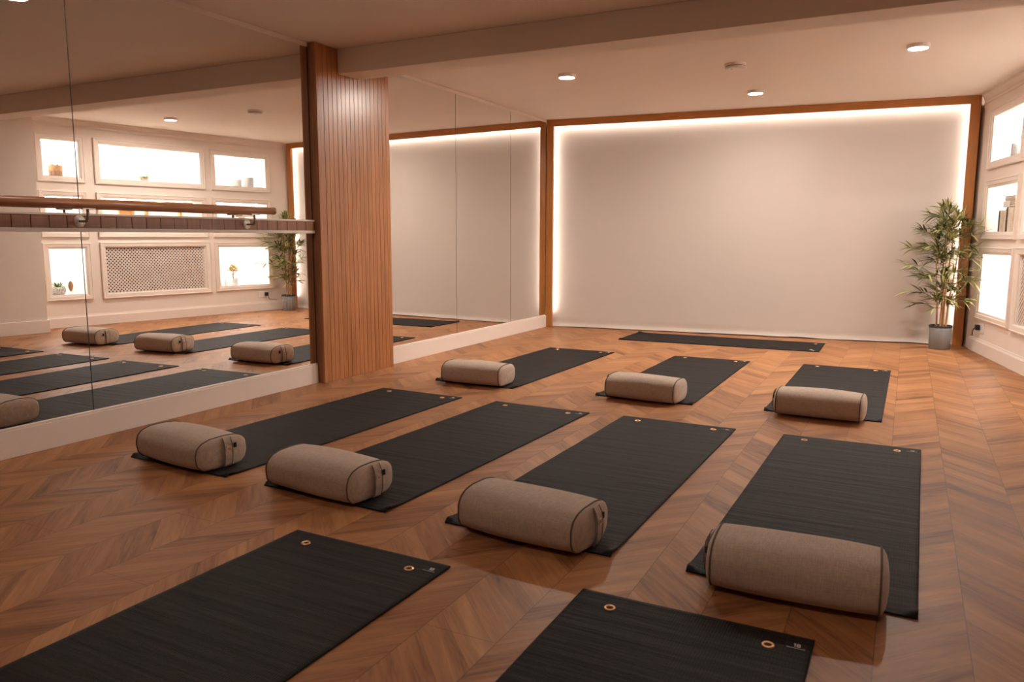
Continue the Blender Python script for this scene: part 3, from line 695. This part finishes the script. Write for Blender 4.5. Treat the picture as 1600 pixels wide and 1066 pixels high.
# ------------------------------------------------------------------ bamboo plant
def bamboo():
    rnd = random.Random(5)
    t = thing('potted_bamboo', (3.853, 7.865, 0), 0.0, label='tall artificial bamboo in a grey patterned pot by the right end of the backdrop', cat='plant')
    bm = bmesh.new(); lathe(bm, [(0.080, 0.0), (0.084, 0.004), (0.0905, 0.205), (0.088, 0.207)], 0, 0, 48, True, False); obj('pot', bm, M['pot'], t, True)
    bm = bmesh.new(); lathe(bm, [(0.0905, 0.198), (0.0945, 0.200), (0.0955, 0.208), (0.0935, 0.215), (0.086, 0.214), (0.085, 0.17)], 0, 0, 48, False, False); obj('pot_rim', bm, M['potrim'], t, True)
    bm = bmesh.new(); lathe(bm, [(0.086, 0.185), (0.05, 0.190), (0.01, 0.192)], 0, 0, 32, False, True); obj('soil', bm, M['soil'], t, True)
    lb = bmesh.new(); tw = bmesh.new()
    stems = [((-0.035, 0.005), (-0.075, 0.0), 1.00), ((0.004, 0.012), (-0.02, 0.02), 1.20), ((0.012, -0.012), (0.045, -0.02), 1.16), ((0.040, 0.012), (0.10, 0.01), 1.08), ((0.0, -0.035), (0.0, -0.05), 1.06)]
    C0 = Vector((3.853, 7.865, 0))
    def ok(p):
        w = C0+p
        return w.x < wx(w.y)-0.055 or (w.x < wx(w.y)+0.02 and (1.05 < w.z < 1.40 or 0.37 < w.z < 0.85) and w.y < 7.80)
    def okb(p): return C0.y+p.y < by(C0.x+p.x)-0.03 if C0.x+p.x > 3.95 else C0.y+p.y < by(C0.x+p.x)+0.045
    def put_leaf(p, d, ln, w, dr):
        tip = p+d.normalized()*ln+Vector((0, 0, -dr*ln))
        if ok(tip) and okb(tip) and ok(p) and okb(p): leaf(lb, p, d, ln, w, dr)
    def spray(base, d, ln, nl):
        """a twig with a fan of narrow leaves"""
        d = d.normalized(); pts = [base+d*ln*q+Vector((0, 0, -0.10*ln*q*q)) for q in (0, 0.35, 0.7, 1)]
        while ln > 0.05 and not (ok(pts[-1]) and okb(pts[-1])):
            ln *= 0.75; pts = [base+d*ln*q+Vector((0, 0, -0.10*ln*q*q)) for q in (0, 0.35, 0.7, 1)]
        tube(tw, pts, [0.0022, 0.0018, 0.0013, 0.0009], 5)
        for i in range(nl):
            q = rnd.uniform(0.3, 1.0); p = base+d*ln*q+Vector((0, 0, -0.10*ln*q*q))
            dd = (d+Vector((rnd.uniform(-1, 1), rnd.uniform(-1, 1), rnd.uniform(-0.7, 0.7)))*0.75)
            put_leaf(p, dd, rnd.uniform(0.085, 0.160), rnd.uniform(0.013, 0.020), rnd.uniform(0.05, 0.4))
    for si, (b0, b1, h) in enumerate(stems):
        bm = bmesh.new(); pts = []; rad = []
        n2 = 40
        for i in range(n2+1):
            q = i/n2; z = 0.17+(h-0.17)*q
            pts.append((b0[0]+(b1[0]-b0[0])*q+0.006*math.sin(q*7+si), b0[1]+(b1[1]-b0[1])*q, z))
            nd = 0.0014 if i % 6 == 0 else 0
            rad.append(0.0082-0.0042*q+nd)
        tube(bm, pts, rad, 10); obj('cane', bm, M['cane'], t, True)
        for i in range(17):
            z = 0.36+(h-0.32)*((i+rnd.random()*0.8)/17)**0.85
            q = (z-0.17)/(h-0.17); q = min(1, q)
            base = Vector((b0[0]+(b1[0]-b0[0])*q, b0[1]+(b1[1]-b0[1])*q, z if z < h else h-0.01))
            a = rnd.uniform(0, 2*PI); reach = rnd.uniform(0.09, 0.25)*(0.75+0.5*math.sin(PI*min(1, max(0, (z-0.3)/0.95))))
            if z < 0.5: reach *= 0.75
            spray(base, Vector((math.cos(a)*1.15, math.sin(a)*0.8, rnd.uniform(0.15, 0.7))), reach, rnd.randint(10, 15))
        top = Vector((b1[0], b1[1], h))
        for i in range(5):
            a = rnd.uniform(0, 2*PI); spray(top-Vector((0, 0, 0.03*i)), Vector((math.cos(a)*0.6, math.sin(a)*0.6, 0.9)), rnd.uniform(0.08, 0.14), 9)
    # reaching side sprays seen in the photograph
    for p, d, ln in (((-0.07, -0.02, 0.72), (-1, -0.3, 0.25), 0.27), ((-0.07, 0, 0.86), (-1, -0.2, 0.30), 0.24), ((-0.06, 0, 0.50), (-1, -0.3, 0.15), 0.22), ((-0.05, 0, 0.40), (-1, -0.2, 0.1), 0.17),
                     ((0.06, -0.03, 0.80), (0.8, -1.2, 0.25), 0.30), ((0.07, -0.03, 0.64), (0.9, -1.3, 0.1), 0.30), ((0.07, -0.03, 0.98), (0.7, -0.9, 0.3), 0.28), ((0.08, -0.03, 0.88), (0.9, -1.0, 0.4), 0.26), ((0.06, -0.02, 0.46), (0.9, -0.8, 0.1), 0.16),
                     ((0.0, -0.05, 0.9), (-0.3, -1, 0.3), 0.2), ((-0.03, -0.04, 0.66), (-0.6, -1, 0.2), 0.2)):
        spray(Vector(p), Vector(d), ln, 14)
    obj('twigs', tw, M['twig'], t, True)
    obj('foliage', lb, M['leaf'], t, True)
bamboo()

# ------------------------------------------------------------------ niche lights
for ci, c in enumerate(COLS):
    for ri, r in enumerate(ROWS):
        if ci == 1 and ri == 2: continue
        where = ('near', 'wide middle', 'far')[ci]+' '+('top', 'centre', 'bottom')[ri]
        t = rw_thing('led_strip_light', (c[0]+c[1])/2, r[1]-0.012, 0.20, label='slim LED strip light under the top of the %s wall niche' % where, cat='light', group='strip lights in the wall niches')
        hw = (c[1]-c[0])/2*NW-0.01
        bm = bmesh.new(); box(bm, (-hw, 0.0, 0.007), (hw, 0.018, 0.0115)); obj('channel', bm, M['plastic'], t)
        bm = bmesh.new(); box(bm, (-hw, 0.001, 0.002), (hw, 0.017, 0.007)); obj('diffuser', bm, M['nled'], t)

# ------------------------------------------------------------------ radiator grille
t = rw_thing('radiator_grille', 6.31, 0.345, 0.0, label='white lattice radiator grille in a moulded frame low on the right wall', cat='grille')
gs, gh = 0.60*NW, 0.52
bm = bmesh.new(); frame_mould(bm, -gs, gs, 0, gh, 0.058, 0.0); obj('moulded_frame', bm, M['trim'], t)
bm = bmesh.new(); p = 0.0405; wdt = 0.0185
def strip(bm, x, sgn, y0):
    L_ = 2.2; d = Vector((sgn, 0, 1)).normalized(); nrm = Vector((1, 0, -sgn)).normalized()
    # clip the centre line to the panel
    pts = []
    z0, z1 = -0.02, gh+0.02
    a = Vector((x+sgn*(z0), y0, z0)); b = Vector((x+sgn*(z1), y0, z1))
    hw = wdt/2*0.7071
    vs = []
    for q in (a-nrm*hw, a+nrm*hw, b+nrm*hw, b-nrm*hw): vs.append(q)
    lo = [bm.verts.new(v) for v in vs]; hi = [bm.verts.new(v+Vector((0, 0.004, 0))) for v in vs]
    bm.faces.new(lo[::-1]); bm.faces.new(hi)
    for i in range(4): bm.faces.new((lo[i], lo[(i+1) % 4], hi[(i+1) % 4], hi[i]))
xs = -gs-gh-0.1
while xs < gs+0.1: strip(bm, xs, 1, 0.010); xs += p
xs = -gs-0.1
while xs < gs+gh+0.1: strip(bm, xs, -1, 0.0142); xs += p
for co, no in (((-gs, 0, 0), (-1, 0, 0)), ((gs, 0, 0), (1, 0, 0)), ((0, 0, 0), (0, 0, -1)), ((0, 0, gh), (0, 0, 1))):
    bmesh.ops.bisect_plane(bm, geom=bm.verts[:]+bm.edges[:]+bm.faces[:], plane_co=co, plane_no=no, clear_outer=True)
obj('lattice', bm, M['trim'], t)
bm = bmesh.new(); box(bm, (-gs+0.002, 0.05, 0.002), (gs-0.002, 0.29, gh-0.002)); obj('radiator', bm, M['darkvoid'], t)  # plain dark backing box; its colour stands in for shade behind the lattice

# ------------------------------------------------------------------ sockets, vent
def socket(t, gang=2):
    hw = 0.0735 if gang == 2 else 0.043
    bm = bmesh.new(); box(bm, (-hw, -0.008, 0), (hw, 0.0, 0.086), 0.003); obj('face_plate', bm, M['plastic'], t)
    for gx in ((-0.036, 0.036) if gang == 2 else (0,)):
        for dx, dz in ((0, 0.056), (-0.011, 0.034), (0.011, 0.034)):
            bm = bmesh.new(); box(bm, (gx+dx-0.0026, -0.0086, dz-0.003), (gx+dx+0.0026, -0.0078, dz+0.003)); obj('pin_hole', bm, M['grey_plastic'], t)
t = rw_thing('wall_socket', 7.70, 0.178, 0.0, label='white double wall socket low on the right wall beside the timber post', cat='socket'); socket(t)
t2 = rw_thing('power_plug', 7.742, 0.200, -0.009, label='black power plug with cable in the low wall socket near the bamboo pot', cat='plug')
bm = bmesh.new(); box(bm, (-0.024, -0.034, 0), (0.024, 0.0, 0.046), 0.007, 3); obj('plug_body', bm, M['black'], t2, True)
bm = bmesh.new(); tube(bm, [(0, -0.03, 0.022), (0, -0.045, 0.010), (-0.006, -0.05, -0.02), (-0.03, -0.04, -0.05), (-0.09, -0.025, -0.055), (-0.16, -0.02, -0.06)], 0.0034, 8); obj('cable', bm, M['black'], t2, True)
# socket on the far side wall of the upper far niche
p = RW_M @ Vector((rs(7.82), 0.150, 1.785)); t = thing('wall_socket', p, RW_ANG+PI/2, label='white single wall socket on the side of the far top niche', cat='socket'); socket(t, 1)
t = rw_thing('air_vent', 6.24, 1.915, 0.30, label='small white slotted air vent on the back of the wide top niche', cat='vent')
bm = bmesh.new(); box(bm, (-0.105, -0.006, 0), (0.105, 0.0, 0.062), 0.002); obj('vent_plate', bm, M['grey_plastic'], t)
for i in range(20):
    x = -0.094+i*0.0099; bm = bmesh.new(); box(bm, (x-0.0025, -0.0085, 0.008), (x+0.0025, -0.005, 0.054)); obj('slat', bm, M['plastic'], t)

# ------------------------------------------------------------------ ornaments in the niches
def leaves_obj(t, n, z, spread, ln, w, mat, name='leaves', droop=0.2, up=0.6, seed=0):
    global random
    bm = bmesh.new(); rnd = random.Random(seed)
    for i in range(n):
        a = rnd.uniform(0, 2*PI); d = Vector((math.cos(a), math.sin(a), rnd.uniform(0.1, 1)*up*2))
        leaf(bm, Vector((math.cos(a)*spread*rnd.random(), math.sin(a)*spread*rnd.random(), z)), d, ln*rnd.uniform(0.7, 1.2), w, droop)
    obj(name, bm, mat, t, True)
dep = 0.12
# near top: basket with plant
t = rw_thing('basket_planter', 5.305, 1.622, dep, label='two tone tan basket planter with small green plant in the near top niche', cat='planter')
bm = bmesh.new(); lathe(bm, [(0.064, 0.0), (0.066, 0.07)], 0, 0, 32, True, False); obj('striped_base', bm, M['basket2'], t, True)
bm = bmesh.new(); lathe(bm, [(0.067, 0.068), (0.066, 0.125), (0.063, 0.125), (0.062, 0.11)], 0, 0, 32, False, True); obj('woven_top', bm, M['basket'], t, True)
leaves_obj(t, 60, 0.112, 0.045, 0.05, 0.016, M['succ'], up=0.5, seed=2)
# wide top niche: yellow bird-like flower ornament in a mottled pot
t = rw_thing('flower_ornament', 6.265, 1.622, dep, label='small white mottled pot with yellow flowers in the wide top niche', cat='plant')
bm = bmesh.new(); lathe(bm, [(0.030, 0.0), (0.042, 0.015), (0.044, 0.045), (0.036, 0.055), (0.033, 0.05)], 0, 0, 28); obj('pot', bm, M['speckle'], t, True)
leaves_obj(t, 46, 0.05, 0.02, 0.075, 0.018, M['yellow'], 'petals', 0.3, 0.45, 4)
bm = bmesh.new(); tube(bm, [(-0.01, 0, 0.05), (-0.035, 0.0, 0.09), (-0.05, 0, 0.13)], 0.003, 6); obj('stalk', bm, M['twig'], t, True)
# far top niche: patterned pot and white cylinder
t = rw_thing('succulent_pot', 7.47, 1.622, dep, label='white diamond patterned pot with a small succulent in the far top niche', cat='plant')
bm = bmesh.new(); lathe(bm, [(0.044, 0.0), (0.050, 0.01), (0.052, 0.10), (0.048, 0.10), (0.047, 0.088)], 0, 0, 24); obj('pot', bm, M['ceramic'], t, True)
bm = bmesh.new()
for i in range(12):
    for s in (1, -1):
        tube(bm, [(0.0525*math.cos(2*PI*(i+s*q/4)/12), 0.0525*math.sin(2*PI*(i+s*q/4)/12), 0.014+0.021*q) for q in range(5)], 0.0011, 5)
obj('diamond_relief', bm, M['grey_plastic'], t)
leaves_obj(t, 40, 0.09, 0.035, 0.04, 0.013, M['succ'], up=0.4, seed=6)
t = rw_thing('wireless_speaker', 7.665, 1.622, 0.155, label='pale grey cylindrical speaker beside the socket in the far top niche', cat='speaker')
bm = bmesh.new(); lathe(bm, [(0.056, 0.0), (0.060, 0.006), (0.060, 0.135), (0.057, 0.142)], 0, 0, 40); obj('body', bm, plain('pale_grey_speaker_mesh', (0.44, 0.42, 0.41), 0.8, noise=0.1, scale=120), t, True)
bm = bmesh.new(); lathe(bm, [(0.055, 0.142), (0.052, 0.146)], 0, 0, 40); obj('top_cap', bm, M['plastic'], t, True)
# near centre niche: flared yellow flower bowl and two dark candlesticks
t = rw_thing('flower_vase', 5.27, 1.032, dep, label='flared yellow flower arrangement in the near centre niche', cat='plant')
bm = bmesh.new(); lathe(bm, [(0.025, 0), (0.032, 0.02), (0.05, 0.07), (0.047, 0.07), (0.03, 0.03)], 0, 0, 24); obj('vase', bm, M['ceramic'], t, True)
leaves_obj(t, 60, 0.06, 0.03, 0.11, 0.016, M['yellow'], 'petals', 0.05, 0.9, 8)
t = rw_thing('candle_holder', 5.40, 1.032, dep, label='dark slim candle holder in the near centre niche', cat='candle holder')
bm = bmesh.new(); lathe(bm, [(0.026, 0), (0.026, 0.006), (0.006, 0.014), (0.005, 0.14), (0.015, 0.146), (0.015, 0.165)], 0, 0, 20); obj('stem', bm, M['black'], t, True)
bm = bmesh.new(); lathe(bm, [(0.011, 0.15), (0.011, 0.22), (0.003, 0.223)], 0, 0, 16); obj('candle', bm, M['ceramic'], t, True)
# wide centre niche: honey wood shelf unit with two puck lights
t = rw_thing('wooden_shelf_unit', 6.30, 1.032, 0.11, label='low honey wood display shelf with two small lights in the wide centre niche', cat='shelf')
bm = bmesh.new(); box(bm, (-0.585, 0.05, 0.335), (0.585, 0.07, 0.378), 0.002); obj('header_board', bm, M['woodlight'], t)
for x in (-0.40, 0.02, 0.19, 0.33):
    bm = bmesh.new(); box(bm, (x-0.014, 0.02, 0), (x+0.014, 0.07, 0.336), 0.002); obj('upright', bm, M['woodlight'], t)
bm = bmesh.new(); box(bm, (0.205, 0.052, 0.0), (0.32, 0.07, 0.30), 0.002); obj('back_panel', bm, M['woodlight'], t)
for x in (-0.15, 0.30):
    bm = bmesh.new(); lathe(bm, [(0.024, 0.378), (0.026, 0.386)], x, 0.03, 20); q = obj('puck_light', bm, M['puck'], t)
# far centre niche: blankets
def roll(y, d, r, h, lab, tilt=0.0):
    t = rw_thing('rolled_blanket', y, 1.032, d, label=lab, cat='blanket', group='rolled blankets in the far centre niche')
    bm = bmesh.new(); n = 90; a0 = random.uniform(0, 6)
    inn, outr = [], []
    for i in range(n+1):
        a = a0+i/n*2*PI*3.2; rr = r*(0.22+0.78*i/n)*(1+0.06*math.sin(a*2+a0))
        for lst, k3 in ((outr, 1.0), (inn, 1.0)):
            off = 0.0 if lst is outr else -0.16*r
            lst.append(((rr+off)*math.cos(a), (rr+off)*math.sin(a)))
    def ring(z, b): return [bm.verts.new((x*b+tilt*z, y2*b, z)) for x, y2 in outr], [bm.verts.new((x*b+tilt*z, y2*b, z)) for x, y2 in inn]
    lv = [ring(z, b) for z, b in ((0.0, 0.98), (0.01, 1.0), (h*0.5, 1.03), (h-0.01, 1.0), (h, 0.96))]
    for (a1, b1), (a2, b2) in zip(lv, lv[1:]):
        for i in range(n):
            bm.faces.new((a1[i], a1[i+1], a2[i+1], a2[i])); bm.faces.new((b1[i], b2[i], b2[i+1], b1[i+1]))
    for a1, b1 in (lv[0], lv[-1]):
        for i in range(n): bm.faces.new((a1[i], a1[i+1], b1[i+1], b1[i]))
    o = obj('roll', bm, M['blanket'], t, True)
roll(7.70, 0.10, 0.046, 0.19, 'beige rolled blanket standing at the far end of its niche row', 0.0)
roll(7.60, 0.11, 0.048, 0.20, 'beige rolled blanket standing second from the far end of the niche')
roll(7.495, 0.10, 0.050, 0.21, 'beige rolled blanket standing third from the far end of the niche')
roll(7.385, 0.11, 0.048, 0.20, 'beige rolled blanket standing fourth from the far end of the niche')
def folded(y, z, d, hw, hd, h, lab, band=False, seed=0):
    t = rw_thing('folded_blanket', y, z, d, label=lab, cat='blanket', group='folded blankets on top of the rolled ones')
    bm = bmesh.new(); nl = 3
    for i in range(nl):
        z0 = i*h/nl; rnd = random.Random(seed+i)
        box(bm, (-hw+rnd.uniform(0, 0.008), -hd+rnd.uniform(0, 0.01), z0), (hw-rnd.uniform(0, 0.008), hd-rnd.uniform(0, 0.01), z0+h/nl), h/nl*0.42, 3)
    obj('fold', bm, M['blanket'], t, True)
    if band:
        bm = bmesh.new(); box(bm, (-hw*0.75, -hd-0.002, -0.003), (hw*0.35, -hd+0.004, h*0.98), 0.001, 1); obj('paper_band', bm, M['paper'], t)
folded(7.545, 1.246, 0.13, 0.15, 0.062, 0.050, 'beige folded blanket with white band lying on the rolled blankets', True)
folded(7.535, 1.298, 0.13, 0.13, 0.058, 0.040, 'beige folded blanket topmost in the far centre niche', False, 9)
# near bottom niche
t = rw_thing('plant_bowl', 5.245, 0.347, 0.13, label='speckled stone bowl with spiky green plant in the near bottom niche', cat='plant')
bm = bmesh.new(); lathe(bm, [(0.052, 0.0), (0.070, 0.02), (0.078, 0.055), (0.070, 0.085), (0.062, 0.088), (0.060, 0.075)], 0, 0, 32); obj('bowl', bm, M['speckle'], t, True)
leaves_obj(t, 34, 0.08, 0.025, 0.085, 0.012, M['succ'], 'spiky_leaves', 0.1, 1.2, 12)
leaves_obj(t, 40, 0.08, 0.045, 0.055, 0.013, M['yellow'], 'pale_leaves', 0.5, 0.3, 13)
t = rw_thing('wooden_ornament', 5.375, 0.347, 0.13, label='brown leaf shaped wooden ornament upright in the near bottom niche', cat='ornament')
bm = bmesh.new(); lathe(bm, [(0.002, 0.03), (0.014, 0.045), (0.024, 0.075), (0.027, 0.095), (0.024, 0.118), (0.013, 0.142), (0.002, 0.152)], 0, 0, 24)
for v in bm.verts: v.co.y *= 0.45
obj('leaf_form', bm, M['disc'], t, True)
bm = bmesh.new(); tube(bm, [(0, 0, 0.0), (0, 0, 0.034)], 0.003, 8); lathe(bm, [(0.03, 0), (0.03, 0.006), (0.004, 0.008)], 0, 0, 24); obj('stand', bm, M['ceramic'], t, True)
# far bottom niche
t = rw_thing('potted_shrub', 7.36, 0.347, 0.13, label='white pot with pale yellow green plant in the far bottom niche', cat='plant')
bm = bmesh.new(); lathe(bm, [(0.054, 0.0), (0.058, 0.004), (0.060, 0.098), (0.055, 0.098), (0.054, 0.085)], 0, 0, 32); obj('pot', bm, M['ceramic'], t, True)
bm = bmesh.new(); tube(bm, [(0, 0, 0.08), (0.004, 0, 0.14), (-0.006, 0, 0.19)], [0.006, 0.005, 0.004], 8); tube(bm, [(0.003, 0, 0.13), (0.03, 0, 0.18)], 0.003, 6); tube(bm, [(0.003, 0, 0.14), (-0.05, 0, 0.2)], 0.003, 6); obj('stem', bm, M['twig'], t, True)
bm = bmesh.new(); rnd = random.Random(3)
for i in range(90):
    c = random.choice([(-0.05, 0, 0.2), (0.03, 0, 0.2), (0.0, 0, 0.23), (-0.02, 0.01, 0.2)]); a = rnd.uniform(0, 2*PI)
    leaf(bm, Vector(c)+Vector((rnd.uniform(-.015, .015), rnd.uniform(-.015, .015), rnd.uniform(-.02, .03))), Vector((math.cos(a), math.sin(a), rnd.uniform(0, 1.2))), 0.05, 0.018, 0.1)
obj('leaves', bm, M['yellow'], t, True)
for y, h, r, lab in ((7.185, 0.125, 0.036, 'pale cone shaped ornament at the near side of the far bottom niche'), (7.272, 0.10, 0.024, 'smaller pale cone ornament beside the white pot in the far bottom niche')):
    t = rw_thing('cone_ornament', y, 0.347, 0.17, label=lab, cat='ornament', group='pale cone ornaments')
    bm = bmesh.new(); lathe(bm, [(r, 0), (r*1.02, 0.006), (r*0.62, h*0.5), (r*0.2, h*0.92), (0.002, h)], 0, 0, 24); obj('cone', bm, M['ceramic'], t, True)

# ------------------------------------------------------------------ camera, world, view
cam = bpy.data.cameras.new('camera'); co = bpy.data.objects.new('camera', cam); COL.objects.link(co)
f, pitch, yaw, roll_ = 1203.37, 0.1349, 0.4732, 0.0018
fw = Vector((-math.sin(yaw)*math.cos(pitch), math.cos(yaw)*math.cos(pitch), -math.sin(pitch)))
right = Vector((math.cos(yaw), math.sin(yaw), 0)); up = right.cross(fw)
r2 = right*math.cos(roll_)+up*math.sin(roll_); u2 = -right*math.sin(roll_)+up*math.cos(roll_)
mt = Matrix((r2, u2, -fw)).transposed().to_4x4(); mt.translation = Vector((3.5601, 0.0, 0.9965))
co.matrix_world = mt
cam.sensor_width = 36; cam.lens = f*36/1600; cam.clip_start = 0.02; cam.clip_end = 60
cam.dof.use_dof = True; cam.dof.focus_distance = 6.2; cam.dof.aperture_fstop = 7.0
S.camera = co
w = bpy.data.worlds.new('World'); S.world = w; w.use_nodes = True
w.node_tree.nodes['Background'].inputs[0].default_value = (0.012, 0.009, 0.007, 1); w.node_tree.nodes['Background'].inputs[1].default_value = 1.0
S.view_settings.view_transform = 'Standard'; S.view_settings.look = 'None'; S.view_settings.gamma = 1.0; S.view_settings.exposure = 1.33
S.cycles.max_bounces = 14; S.cycles.diffuse_bounces = 7; S.cycles.glossy_bounces = 8
S.cycles.sample_clamp_indirect = 6.0; S.cycles.use_denoising = True; S.cycles.blur_glossy = 0.5
